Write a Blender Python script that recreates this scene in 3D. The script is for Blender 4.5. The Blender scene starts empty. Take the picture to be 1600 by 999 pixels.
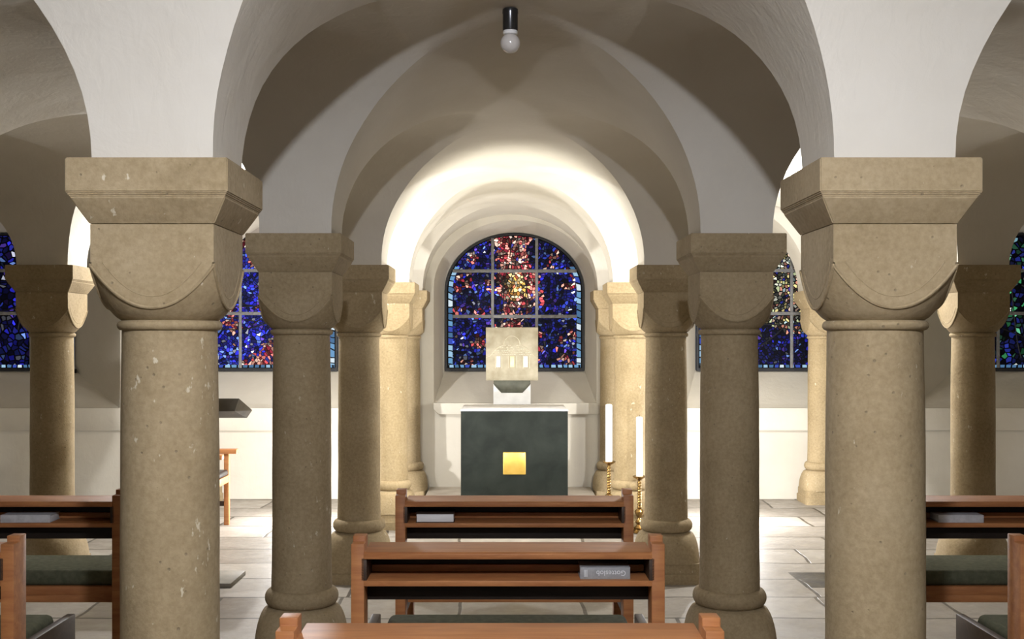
import bpy, bmesh, math, random
from mathutils import Vector, noise
PI = math.pi
sc = bpy.context.scene
COL = sc.collection
random.seed(7)

# ------------------------------------------------------------------ camera
F = 1750.0
CAM_Z = 1.54
cam_d = bpy.data.cameras.new('camera')
cam_d.sensor_width = 36.0
cam_d.lens = 36.0 * F / 1600.0
cam_d.shift_x = 11.0 / 1600.0
cam_d.shift_y = 35.5 / 1600.0
cam_d.clip_start = 0.05
cam = bpy.data.objects.new('camera', cam_d)
COL.objects.link(cam)
cam.location = (0, 0, CAM_Z)
cam.rotation_euler = (PI / 2, 0, 0)
sc.camera = cam
sc.view_settings.view_transform = 'Standard'
sc.view_settings.look = 'None'
sc.view_settings.gamma = 1.0
sc.view_settings.use_curve_mapping = False
sc.view_settings.exposure = 0.0

# ------------------------------------------------------------------ node helpers
def new_mat(name):
    m = bpy.data.materials.new(name)
    m.use_nodes = True
    nt = m.node_tree
    nt.nodes.clear()
    out = nt.nodes.new('ShaderNodeOutputMaterial')
    bs = nt.nodes.new('ShaderNodeBsdfPrincipled')
    nt.links.new(bs.outputs[0], out.inputs[0])
    return m, nt, bs

def nd(nt, typ, **kw):
    n = nt.nodes.new(typ)
    for k, v in kw.items():
        if k.startswith('in_'):
            key = k[3:]
            key = int(key) if key.isdigit() else key
            n.inputs[key].default_value = v
        else:
            setattr(n, k, v)
    return n

def mth(nt, op, a, b=None, c=None, clamp=False):
    n = nt.nodes.new('ShaderNodeMath')
    n.operation = op
    n.use_clamp = clamp
    for i, v in enumerate((a, b, c)):
        if v is None:
            continue
        if isinstance(v, (int, float)):
            n.inputs[i].default_value = v
        else:
            nt.links.new(v, n.inputs[i])
    return n.outputs[0]

def mixc(nt, fac, a, b, blend='MIX'):
    n = nt.nodes.new('ShaderNodeMix')
    n.data_type = 'RGBA'
    n.blend_type = blend
    for i, v in ((0, fac), (6, a), (7, b)):
        if isinstance(v, (int, float)):
            n.inputs[i].default_value = v
        elif isinstance(v, tuple):
            n.inputs[i].default_value = v if len(v) == 4 else (*v, 1)
        else:
            nt.links.new(v, n.inputs[i])
    return n.outputs[2]

def ramp(nt, fac, stops, interp='LINEAR'):
    n = nt.nodes.new('ShaderNodeValToRGB')
    n.color_ramp.interpolation = interp
    el = n.color_ramp.elements
    while len(el) > 1:
        el.remove(el[0])
    el[0].position = stops[0][0]
    el[0].color = (*stops[0][1], 1)
    for p, c in stops[1:]:
        e = el.new(p)
        e.color = (*c, 1)
    nt.links.new(fac, n.inputs[0])
    return n.outputs[0]

def coords(nt, scale=(1, 1, 1), kind='Object'):
    t = nt.nodes.new('ShaderNodeTexCoord')
    mp = nt.nodes.new('ShaderNodeMapping')
    mp.inputs['Scale'].default_value = scale
    nt.links.new(t.outputs[kind], mp.inputs[0])
    return mp.outputs[0]

def tex_noise(nt, vec, scale, detail=4, rough=0.55, dist=0.0):
    n = nd(nt, 'ShaderNodeTexNoise')
    n.inputs['Scale'].default_value = scale
    n.inputs['Detail'].default_value = detail
    n.inputs['Roughness'].default_value = rough
    n.inputs['Distortion'].default_value = dist
    nt.links.new(vec, n.inputs['Vector'])
    return n.outputs[0]

def bump(nt, bs, h, strength, dist=0.01):
    b = nt.nodes.new('ShaderNodeBump')
    b.inputs['Strength'].default_value = strength
    b.inputs['Distance'].default_value = dist
    nt.links.new(h, b.inputs['Height'])
    nt.links.new(b.outputs[0], bs.inputs['Normal'])

def mat_noisy(name, c1, c2, scale=6, rough=0.6, bstr=0.2, bscale=40, vscale=(1, 1, 1), metal=0.0, spec=0.4, dist=0.005):
    m, nt, bs = new_mat(name)
    v = coords(nt, vscale)
    f = tex_noise(nt, v, scale, 5)
    r = ramp(nt, f, [(0.3, c1), (0.7, c2)])
    nt.links.new(r, bs.inputs['Base Color'])
    bs.inputs['Roughness'].default_value = rough
    bs.inputs['Metallic'].default_value = metal
    bs.inputs['Specular IOR Level'].default_value = spec
    if bstr:
        bump(nt, bs, tex_noise(nt, v, bscale, 4), bstr, dist)
    return m

# ------------------------------------------------------------------ materials
def mat_plaster():
    m, nt, bs = new_mat('lime_plaster')
    v = coords(nt)
    f = tex_noise(nt, v, 1.6, 6, 0.6)
    c = ramp(nt, f, [(0.3, (0.525, 0.482, 0.400)), (0.7, (0.585, 0.545, 0.465))])
    nt.links.new(c, bs.inputs['Base Color'])
    bs.inputs['Roughness'].default_value = 0.9
    bs.inputs['Specular IOR Level'].default_value = 0.15
    v2 = coords(nt, (1, 1, 1.0))
    a = tex_noise(nt, v2, 7, 5, 0.55, 0.6)
    b = tex_noise(nt, coords(nt, (9, 9, 2.2)), 3.0, 3, 0.5, 0.8)
    h = mth(nt, 'ADD', mth(nt, 'MULTIPLY', a, 1.0), mth(nt, 'MULTIPLY', b, 0.35))
    bump(nt, bs, h, 0.2, 0.02)
    return m

def mat_stone():
    m, nt, bs = new_mat('sandstone')
    v = coords(nt)
    oi = nd(nt, 'ShaderNodeObjectInfo')
    add = nd(nt, 'ShaderNodeVectorMath', operation='ADD')
    sh = nd(nt, 'ShaderNodeCombineXYZ')
    rr = mth(nt, 'MULTIPLY', oi.outputs['Random'], 37.0)
    for i in range(3):
        nt.links.new(rr, sh.inputs[i])
    nt.links.new(v, add.inputs[0])
    nt.links.new(sh.outputs[0], add.inputs[1])
    v = add.outputs[0]
    f = tex_noise(nt, v, 4.0, 6, 0.6, 0.3)
    c = ramp(nt, f, [(0.28, (0.228, 0.168, 0.085)), (0.5, (0.295, 0.223, 0.120)), (0.75, (0.362, 0.282, 0.165))])
    fine = tex_noise(nt, v, 60, 3, 0.6)
    c = mixc(nt, 0.35, c, ramp(nt, fine, [(0.3, (0.188, 0.138, 0.072)), (0.7, (0.405, 0.316, 0.195))]))
    # pale chips, elongated upright
    mp = nd(nt, 'ShaderNodeMapping')
    mp.inputs['Scale'].default_value = (1, 1, 0.55)
    nt.links.new(v, mp.inputs[0])
    chips = tex_noise(nt, mp.outputs[0], 34, 3, 0.65)
    zone = tex_noise(nt, mp.outputs[0], 3.2, 2, 0.5)
    chip = ramp(nt, mth(nt, 'ADD', chips, mth(nt, 'MULTIPLY', zone, 0.35)), [(0.875, (0, 0, 0)), (0.92, (1, 1, 1))])
    c = mixc(nt, mth(nt, 'MULTIPLY', chip, 0.55), c, (0.66, 0.60, 0.46))
    vo = nd(nt, 'ShaderNodeTexVoronoi')
    vo.inputs['Scale'].default_value = 22
    nt.links.new(v, vo.inputs['Vector'])
    pit = ramp(nt, vo.outputs['Distance'], [(0.06, (1, 1, 1)), (0.10, (0, 0, 0))])
    c = mixc(nt, mth(nt, 'MULTIPLY', pit, 0.45), c, (0.13, 0.10, 0.07))
    nt.links.new(c, bs.inputs['Base Color'])
    bs.inputs['Roughness'].default_value = 0.82
    bs.inputs['Specular IOR Level'].default_value = 0.25
    h = mth(nt, 'ADD', mth(nt, 'MULTIPLY', fine, 0.5), mth(nt, 'SUBTRACT', mth(nt, 'MULTIPLY', f, 0.9), mth(nt, 'MULTIPLY', pit, 0.8)))
    bump(nt, bs, h, 0.5, 0.006)
    return m

def mat_floor():
    m, nt, bs = new_mat('flagstones')
    t = nt.nodes.new('ShaderNodeTexCoord')
    wob = tex_noise(nt, t.outputs['Object'], 1.7, 2, 0.5)
    wv = nd(nt, 'ShaderNodeVectorMath', operation='ADD')
    cx = nd(nt, 'ShaderNodeCombineXYZ')
    w = mth(nt, 'MULTIPLY', mth(nt, 'SUBTRACT', wob, 0.5), 0.09)
    nt.links.new(w, cx.inputs[0]); nt.links.new(w, cx.inputs[1])
    nt.links.new(t.outputs['Object'], wv.inputs[0]); nt.links.new(cx.outputs[0], wv.inputs[1])
    br = nd(nt, 'ShaderNodeTexBrick')
    br.offset = 0.37; br.squash = 0.75; br.squash_frequency = 3
    br.inputs['Scale'].default_value = 1.0
    br.inputs['Brick Width'].default_value = 0.95
    br.inputs['Row Height'].default_value = 0.52
    br.inputs['Mortar Size'].default_value = 0.012
    br.inputs['Mortar Smooth'].default_value = 0.25
    br.inputs['Bias'].default_value = -0.2
    br.inputs['Color1'].default_value = (0.30, 0.27, 0.23, 1)
    br.inputs['Color2'].default_value = (0.125, 0.105, 0.082, 1)
    br.inputs['Mortar'].default_value = (0.16, 0.135, 0.10, 1)
    nt.links.new(wv.outputs[0], br.inputs['Vector'])
    n1 = tex_noise(nt, t.outputs['Object'], 5.0, 6, 0.65)
    c = mixc(nt, 0.38, br.outputs[0], ramp(nt, n1, [(0.3, (0.15, 0.13, 0.10)), (0.7, (0.33, 0.30, 0.26))]), 'MIX')
    c = mixc(nt, br.outputs['Fac'], c, (0.07, 0.058, 0.043))
    sp = nd(nt, 'ShaderNodeSeparateXYZ')
    nt.links.new(t.outputs['Object'], sp.inputs[0])
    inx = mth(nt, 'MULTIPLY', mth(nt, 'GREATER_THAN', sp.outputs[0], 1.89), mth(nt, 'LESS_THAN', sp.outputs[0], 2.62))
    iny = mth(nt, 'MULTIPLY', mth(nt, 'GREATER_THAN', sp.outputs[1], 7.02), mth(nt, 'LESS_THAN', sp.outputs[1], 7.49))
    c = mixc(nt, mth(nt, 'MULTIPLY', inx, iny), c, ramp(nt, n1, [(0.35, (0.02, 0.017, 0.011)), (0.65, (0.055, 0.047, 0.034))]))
    nt.links.new(c, bs.inputs['Base Color'])
    n2 = tex_noise(nt, t.outputs['Object'], 9.0, 5, 0.6)
    rg = ramp(nt, n2, [(0.3, (0.34, 0.34, 0.34)), (0.7, (0.62, 0.62, 0.62))])
    nt.links.new(rg, bs.inputs['Roughness'])
    bs.inputs['Specular IOR Level'].default_value = 0.28
    h = mth(nt, 'SUBTRACT', mth(nt, 'MULTIPLY', n1, 0.7), br.outputs['Fac'])
    bump(nt, bs, h, 0.45, 0.012)
    return m

def mat_wood(name, dark, light):
    m, nt, bs = new_mat(name)
    v = coords(nt, (0.7, 6, 6))
    f = tex_noise(nt, v, 5.0, 6, 0.65, 0.6)
    c = ramp(nt, f, [(0.3, dark), (0.7, light)])
    nt.links.new(c, bs.inputs['Base Color'])
    bs.inputs['Roughness'].default_value = 0.5
    bs.inputs['Specular IOR Level'].default_value = 0.25
    bump(nt, bs, f, 0.08, 0.003)
    return m

def mat_slate():
    m, nt, bs = new_mat('dark_slate')
    v = coords(nt)
    f = tex_noise(nt, v, 5, 6, 0.6, 0.4)
    c = ramp(nt, f, [(0.3, (0.007, 0.0095, 0.008)), (0.7, (0.019, 0.0235, 0.0195))])
    ch = tex_noise(nt, v, 17, 3, 0.7)
    zn = tex_noise(nt, v, 2.3, 1)
    chip = ramp(nt, mth(nt, 'ADD', ch, mth(nt, 'MULTIPLY', zn, 0.3)), [(0.905, (0, 0, 0)), (0.93, (1, 1, 1))])
    c = mixc(nt, mth(nt, 'MULTIPLY', chip, 0.6), c, (0.42, 0.44, 0.40))
    nt.links.new(c, bs.inputs['Base Color'])
    bs.inputs['Roughness'].default_value = 0.6
    bs.inputs['Specular IOR Level'].default_value = 0.14
    bump(nt, bs, f, 0.2, 0.004)
    return m

M = {}
M['plaster'] = mat_plaster()
M['stone'] = mat_stone()
M['floor'] = mat_floor()
M['wood'] = mat_wood('cherry_wood', (0.26, 0.095, 0.032), (0.42, 0.178, 0.062))
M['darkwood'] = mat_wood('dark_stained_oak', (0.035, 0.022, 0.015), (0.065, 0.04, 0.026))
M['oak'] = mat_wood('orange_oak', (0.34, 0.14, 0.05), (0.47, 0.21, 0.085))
M['shadewood'] = mat_wood('shade_toned_oak', (0.010, 0.007, 0.005), (0.020, 0.013, 0.009))  # near-black tone paints in the shade of the pew shelf cavity
M['cushion'] = mat_noisy('green_felt', (0.060, 0.062, 0.036), (0.098, 0.098, 0.060), 40, 0.95, 0.3, 200, spec=0.1, dist=0.002)
M['slate'] = mat_slate()
M['step'] = mat_noisy('step_stone', (0.33, 0.28, 0.22), (0.46, 0.41, 0.33), 5, 0.7, 0.25, 30)
M['linen'] = mat_noisy('white_linen', (0.86, 0.86, 0.86), (0.90, 0.90, 0.90), 60, 0.85, 0.1, 300, spec=0.1)
M['gold'] = mat_noisy('gold_leaf', (0.62, 0.40, 0.08), (0.74, 0.51, 0.13), 12, 0.38, 0.15, 20, metal=0.75)
M['silver'] = mat_noisy('gilt_silver', (0.32, 0.28, 0.19), (0.50, 0.45, 0.34), 9, 0.5, 0.35, 26, metal=0.35)
M['silver_bright'] = mat_noisy('bright_silver', (0.84, 0.84, 0.80), (0.90, 0.90, 0.87), 20, 0.4, 0.1, 40, metal=0.2)
M['relief'] = mat_noisy('worn_silver_relief', (0.55, 0.50, 0.37), (0.68, 0.63, 0.50), 20, 0.45, 0.1, 40, metal=0.35)
M['gold_bright'] = mat_noisy('pale_gold', (0.84, 0.74, 0.36), (0.90, 0.82, 0.50), 20, 0.4, 0.1, 40, metal=0.2)
M['marble'] = mat_noisy('white_marble', (0.68, 0.68, 0.68), (0.82, 0.82, 0.82), 9, 0.5, 0.05, 30)
M['bronze'] = mat_noisy('dull_bronze', (0.075, 0.078, 0.058), (0.13, 0.13, 0.10), 14, 0.5, 0.15, 40, metal=0.3)
M['brass'] = mat_noisy('aged_brass', (0.20, 0.115, 0.035), (0.42, 0.27, 0.10), 30, 0.2, 0.15, 60, metal=0.95)
M['wax'] = mat_noisy('candle_wax', (0.80, 0.76, 0.62), (0.86, 0.83, 0.72), 8, 0.5, 0.05, 30)
M['wick'] = mat_noisy('burnt_wick', (0.03, 0.03, 0.03), (0.06, 0.05, 0.04), 30, 0.9, 0)
M['iron'] = mat_noisy('grey_iron', (0.14, 0.135, 0.13), (0.24, 0.235, 0.225), 25, 0.6, 0.2, 60, metal=0.2)
M['lead'] = mat_noisy('black_lead', (0.008, 0.008, 0.010), (0.016, 0.016, 0.018), 25, 0.6, 0.1, 60)
M['black'] = mat_noisy('black_bakelite', (0.010, 0.010, 0.010), (0.018, 0.017, 0.016), 25, 0.22, 0.02, 60, spec=0.6)
M['porcelain'] = mat_noisy('white_porcelain', (0.62, 0.60, 0.56), (0.70, 0.68, 0.64), 25, 0.3, 0.02, 60)
M['opal'] = mat_noisy('opal_glass', (0.50, 0.46, 0.41), (0.55, 0.51, 0.46), 8, 0.12, 0.0, 60, spec=0.5)
M['page'] = mat_noisy('paper_edges', (0.66, 0.65, 0.62), (0.78, 0.77, 0.75), 30, 0.8, 0.2, 200, vscale=(0.3, 1, 8))
M['cover_grey'] = mat_noisy('grey_cloth_cover', (0.22, 0.22, 0.22), (0.29, 0.29, 0.285), 50, 0.6, 0.2, 200)
M['cover_pale'] = mat_noisy('pale_grey_cover', (0.40, 0.39, 0.38), (0.52, 0.51, 0.50), 50, 0.6, 0.2, 200)
M['letter'] = mat_noisy('silver_lettering', (0.58, 0.58, 0.58), (0.68, 0.68, 0.68), 50, 0.4, 0)
M['lectern'] = mat_noisy('grey_brown_stone', (0.12, 0.105, 0.078), (0.18, 0.16, 0.12), 12, 0.6, 0.1, 60)
M['blackmetal'] = mat_noisy('black_steel', (0.012, 0.012, 0.012), (0.025, 0.025, 0.025), 20, 0.35, 0.05, 60, metal=0.3)

# ------------------------------------------------------------------ mesh helpers
def finish(name, bm, mat, parent=None, angle=35, smooth=True, loc=None, flat_y=False):
    bmesh.ops.recalc_face_normals(bm, faces=bm.faces)
    if smooth:
        lim = math.radians(angle)
        for f in bm.faces:
            f.smooth = True
            if flat_y and abs(f.normal.y) > 0.999:
                f.smooth = False
        for e in bm.edges:
            if len(e.link_faces) == 2 and e.calc_face_angle(0) > lim:
                e.smooth = False
    me = bpy.data.meshes.new(name)
    bm.to_mesh(me)
    bm.free()
    me.materials.append(mat)
    o = bpy.data.objects.new(name, me)
    COL.objects.link(o)
    if parent is not None:
        o.parent = parent
    if loc is not None:
        o.location = loc
    return o

def tag(o, label, cat, group=None):
    o['label'] = label
    o['category'] = cat
    if group:
        o['group'] = group
    return o

def thing(name, label, cat, loc=(0, 0, 0), rz=0.0, group=None):
    o = bpy.data.objects.new(name, None)
    o.empty_display_size = 0.1
    COL.objects.link(o)
    o.location = loc
    o.rotation_euler = (0, 0, rz)
    return tag(o, label, cat, group)

def struct(name, bm, mat, angle=35, flat_y=False):
    o = finish(name, bm, mat, angle=angle, flat_y=flat_y)
    o['kind'] = 'structure'
    return o

def copy_thing(src, loc, label):
    r = src.copy()
    COL.objects.link(r)
    r.location = loc
    r['label'] = label
    for ch in list(src.children):
        c = ch.copy()
        COL.objects.link(c)
        c.parent = r
        for g in list(ch.children):
            d = g.copy()
            COL.objects.link(d)
            d.parent = c
    return r

def box(bm, x0, x1, y0, y1, z0, z1, bev=0.0, seg=2):
    vs = [bm.verts.new(p) for p in ((x0, y0, z0), (x1, y0, z0), (x1, y1, z0), (x0, y1, z0),
                                    (x0, y0, z1), (x1, y0, z1), (x1, y1, z1), (x0, y1, z1))]
    fs = [bm.faces.new([vs[i] for i in q]) for q in
          ((3, 2, 1, 0), (4, 5, 6, 7), (0, 1, 5, 4), (1, 2, 6, 5), (2, 3, 7, 6), (3, 0, 4, 7))]
    if bev:
        es = list({e for f in fs for e in f.edges})
        bmesh.ops.bevel(bm, geom=es, offset=bev, segments=seg, profile=0.5, affect='EDGES')
    return vs

def ngon_prism(bm, pts, axis, a, b, bev=0.0):
    """pts: 2-D outline; extruded along axis 'x','y','z' from a to b"""
    def P(u, v, w):
        return {'x': (w, u, v), 'y': (u, w, v), 'z': (u, v, w)}[axis]
    A = [bm.verts.new(P(u, v, a)) for u, v in pts]
    B = [bm.verts.new(P(u, v, b)) for u, v in pts]
    n = len(pts)
    fs = [bm.faces.new(A), bm.faces.new(list(reversed(B)))]
    for i in range(n):
        fs.append(bm.faces.new((A[i], B[i], B[(i + 1) % n], A[(i + 1) % n])))
    if bev:
        bmesh.ops.recalc_face_normals(bm, faces=fs)
        es = list({e for f in fs for e in f.edges})
        bmesh.ops.bevel(bm, geom=es, offset=bev, segments=2, profile=0.5, affect='EDGES')

def lathe(bm, prof, n=32, cx=0, cy=0, cap=True):
    rings = []
    for r, z in prof:
        rings.append([bm.verts.new((cx + r * math.cos(2 * PI * i / n), cy + r * math.sin(2 * PI * i / n), z)) for i in range(n)])
    for a, b in zip(rings, rings[1:]):
        for i in range(n):
            bm.faces.new((a[i], a[(i + 1) % n], b[(i + 1) % n], b[i]))
    if cap:
        bm.faces.new(list(reversed(rings[0])))
        bm.faces.new(rings[-1])

def loft(bm, rings, cap=True):
    R = [[bm.verts.new(p) for p in r] for r in rings]
    n = len(R[0])
    for a, b in zip(R, R[1:]):
        for i in range(n):
            bm.faces.new((a[i], a[(i + 1) % n], b[(i + 1) % n], b[i]))
    if cap:
        bm.faces.new(list(reversed(R[0])))
        bm.faces.new(R[-1])

def tube(bm, pts, r, n=6, closed=False):
    pts = [Vector(p) for p in pts]
    rings = []
    m = len(pts)
    for i, p in enumerate(pts):
        t = (pts[min(i + 1, m - 1)] - pts[max(i - 1, 0)]).normalized()
        up = Vector((0, 0, 1)) if abs(t.z) < 0.9 else Vector((0, 1, 0))
        s = t.cross(up).normalized()
        u = s.cross(t)
        rings.append([bm.verts.new(p + s * r * math.cos(2 * PI * k / n) + u * r * math.sin(2 * PI * k / n)) for k in range(n)])
    for a, b in zip(rings, rings[1:]):
        for i in range(n):
            bm.faces.new((a[i], a[(i + 1) % n], b[(i + 1) % n], b[i]))
    bm.faces.new(list(reversed(rings[0])))
    bm.faces.new(rings[-1])

# ------------------------------------------------------------------ the vault
AX = 0.05
XN = [-6.2 + AX, -3 + AX, -1 + AX, 1 + AX, 3 + AX, 6.2 + AX]
ROW = [-3.0, -0.94, 1.12, 3.18, 5.24, 7.30, 9.36, 10.85]
HS = 0.163
SPRING = 2.03
RISE = 0.765
NEXP = 2.1

def prof(r):
    return SPRING + RISE * max(0.0, 1 - abs(r) ** NEXP) ** (1 / NEXP)

def wob(p):
    v = Vector(p)
    d = noise.noise(v * 1.3) * 0.011 + noise.noise(v * 4.1 + Vector((3, 7, 1))) * 0.004
    k = min(1.0, max(0.0, (p[2] - SPRING) / 0.15))
    return (p[0] + d * 0.6 * k, p[1], p[2] - d * k)

bm = bmesh.new()
K, L = 44, 12
def sheet(rows):
    V = [[bm.verts.new(wob(p)) for p in r] for r in rows]
    for a, b in zip(V, V[1:]):
        for i in range(len(a) - 1):
            try:
                bm.faces.new((a[i], a[i + 1], b[i + 1], b[i]))
            except ValueError:
                pass
rs = [-math.cos(PI * k / K) for k in range(K + 1)]
for i in range(len(XN) - 1):
    xa, xb = XN[i], XN[i + 1]
    xc, hx = (xa + xb) / 2, (xb - xa) / 2 - HS
    for j in range(len(ROW) - 1):
        ya, yb = ROW[j], ROW[j + 1]
        yc, hy = (ya + yb) / 2, (yb - ya) / 2 - HS
        yB = yb if j < len(ROW) - 2 else 11.03
        near, far, lf, rt = [], [], [], []
        for r in rs:
            g = yc - hy * abs(r)
            near.append([(xc + hx * r, ya + (g - ya) * t / L, prof(r)) for t in range(L + 1)])
            g = yc + hy * abs(r)
            far.append([(xc + hx * r, g + (yB - g) * t / L, prof(r)) for t in range(L + 1)])
            g = xc - hx * abs(r)
            lf.append([(xa + (g - xa) * t / L, yc + hy * r, prof(r)) for t in range(L + 1)])
            g = xc + hx * abs(r)
            rt.append([(g + (xb - g) * t / L, yc + hy * r, prof(r)) for t in range(L + 1)])
        for s in (near, far, lf, rt):
            sheet(s)
for x in XN:
    for y in ROW:
        q = [bm.verts.new((x + a * HS, y + b * HS, SPRING + 0.001)) for a, b in ((-1, -1), (-1, 1), (1, 1), (1, -1))]
        bm.faces.new(q)
bmesh.ops.remove_doubles(bm, verts=bm.verts, dist=0.0008)
struct('ceiling', bm, M['plaster'], angle=25)

# ------------------------------------------------------------------ floor and plain walls
bm = bmesh.new()
box(bm, XN[0], XN[-1], -3.2, 11.1, -0.12, 0.0)
struct('floor', bm, M['floor'])
bm = bmesh.new(); box(bm, XN[0] - 0.3, XN[0] + 0.01, -3.2, 11.9, -0.1, 3.2); struct('wall_left', bm, M['plaster'])
bm = bmesh.new(); box(bm, XN[-1] - 0.01, XN[-1] + 0.3, -3.2, 11.9, -0.1, 3.2); struct('wall_right', bm, M['plaster'])
bm = bmesh.new(); box(bm, XN[0], XN[-1], -3.3, -2.98, -0.1, 3.2); struct('wall_back', bm, M['plaster'])

# ------------------------------------------------------------------ east wall with five splayed niches
WY, GY = 11.0, 11.60
#        centre, front left half, front right half, sill front z, front spring, front rise
NICHE = [(-5.19, 0.97, 1.41, 0.885, 2.07, 0.72),
         (-2.45, 0.93, 0.93, 0.885, 2.07, 0.70),
         (0.10, 0.80, 0.80, 0.93, 2.07, 0.67),
         (2.70, 0.93, 0.93, 0.885, 2.07, 0.70),
         (5.39, 1.41, 0.75, 0.885, 2.07, 0.72)]
GH, GZ0, GSP, GRISE = 0.71, 1.262, 2.07, 0.59
NA = 28
def outline(cx, hl, hr, z0, sp, rise):
    c, h = cx + (hr - hl) / 2, (hl + hr) / 2
    pts = [(cx - hl, z0)]
    for k in range(5):
        pts.append((cx - hl, z0 + (sp - z0) * (k + 1) / 6))
    for k in range(NA + 1):
        a = PI - PI * k / NA
        pts.append((c + h * math.cos(a), sp + rise * math.sin(a)))
    for k in range(5):
        pts.append((cx + hr, sp + (z0 - sp) * (k + 1) / 6))
    pts.append((cx + hr, z0))
    return pts
bm = bmesh.new()
TOP = 3.2
edges_x = [XN[0]]
for cx, hl, hr, z0, sp, rise in NICHE:
    fo = outline(cx, hl, hr, z0, sp, rise)
    bo = outline(cx, GH + 0.012, GH + 0.012, GZ0 - 0.012, GSP, GRISE + 0.012)
    fv = [bm.verts.new((x, WY, z)) for x, z in fo]
    bv = [bm.verts.new((x, GY + 0.03, z)) for x, z in bo]
    for i in range(len(fv) - 1):
        bm.faces.new((fv[i], fv[i + 1], bv[i + 1], bv[i]))
    bm.faces.new((fv[0], bv[0], bv[-1], fv[-1]))
    # wall above the arch and below the sill
    arch = fo[5:5 + NA + 3]
    for (xa, za), (xb, zb) in zip(arch, arch[1:]):
        if xb - xa > 1e-6:
            q = [bm.verts.new(p) for p in ((xa, WY, za), (xb, WY, zb), (xb, WY, TOP), (xa, WY, TOP))]
            bm.faces.new(q)
    q = [bm.verts.new(p) for p in ((cx - hl, WY, -0.1), (cx + hr, WY, -0.1), (cx + hr, WY, z0), (cx - hl, WY, z0))]
    bm.faces.new(q)
    edges_x += [cx - hl, cx + hr]
edges_x.append(XN[-1])
for xa, xb in zip(edges_x[0::2], edges_x[1::2]):
    if xb - xa > 0.001:
        q = [bm.verts.new(p) for p in ((xa, WY, -0.1), (xb, WY, -0.1), (xb, WY, TOP), (xa, WY, TOP))]
        bm.faces.new(q)
bmesh.ops.remove_doubles(bm, verts=bm.verts, dist=0.0005)
wall = struct('wall_front', bm, M['plaster'], angle=25, flat_y=True)

# window ledges (masonry)
def ledge(n, x0, x1, ztop, zbot, out, cham):
    bm = bmesh.new()
    pts = [(x0, ztop), (x1, ztop), (x1, zbot + cham), (x1 - cham, zbot), (x0 + cham, zbot), (x0, zbot + cham)]
    ngon_prism(bm, pts, 'y', WY - out, WY + 0.02, 0.006)
    struct('trim_%d' % n, bm, M['plaster'])
ledge(1, -0.70, 0.98, 0.945, 0.835, 0.055, 0.05)
ledge(2, -6.1, -1.35, 0.895, 0.672, 0.03, 0.012)
ledge(3, 1.60, 6.2, 0.895, 0.672, 0.03, 0.012)

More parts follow.
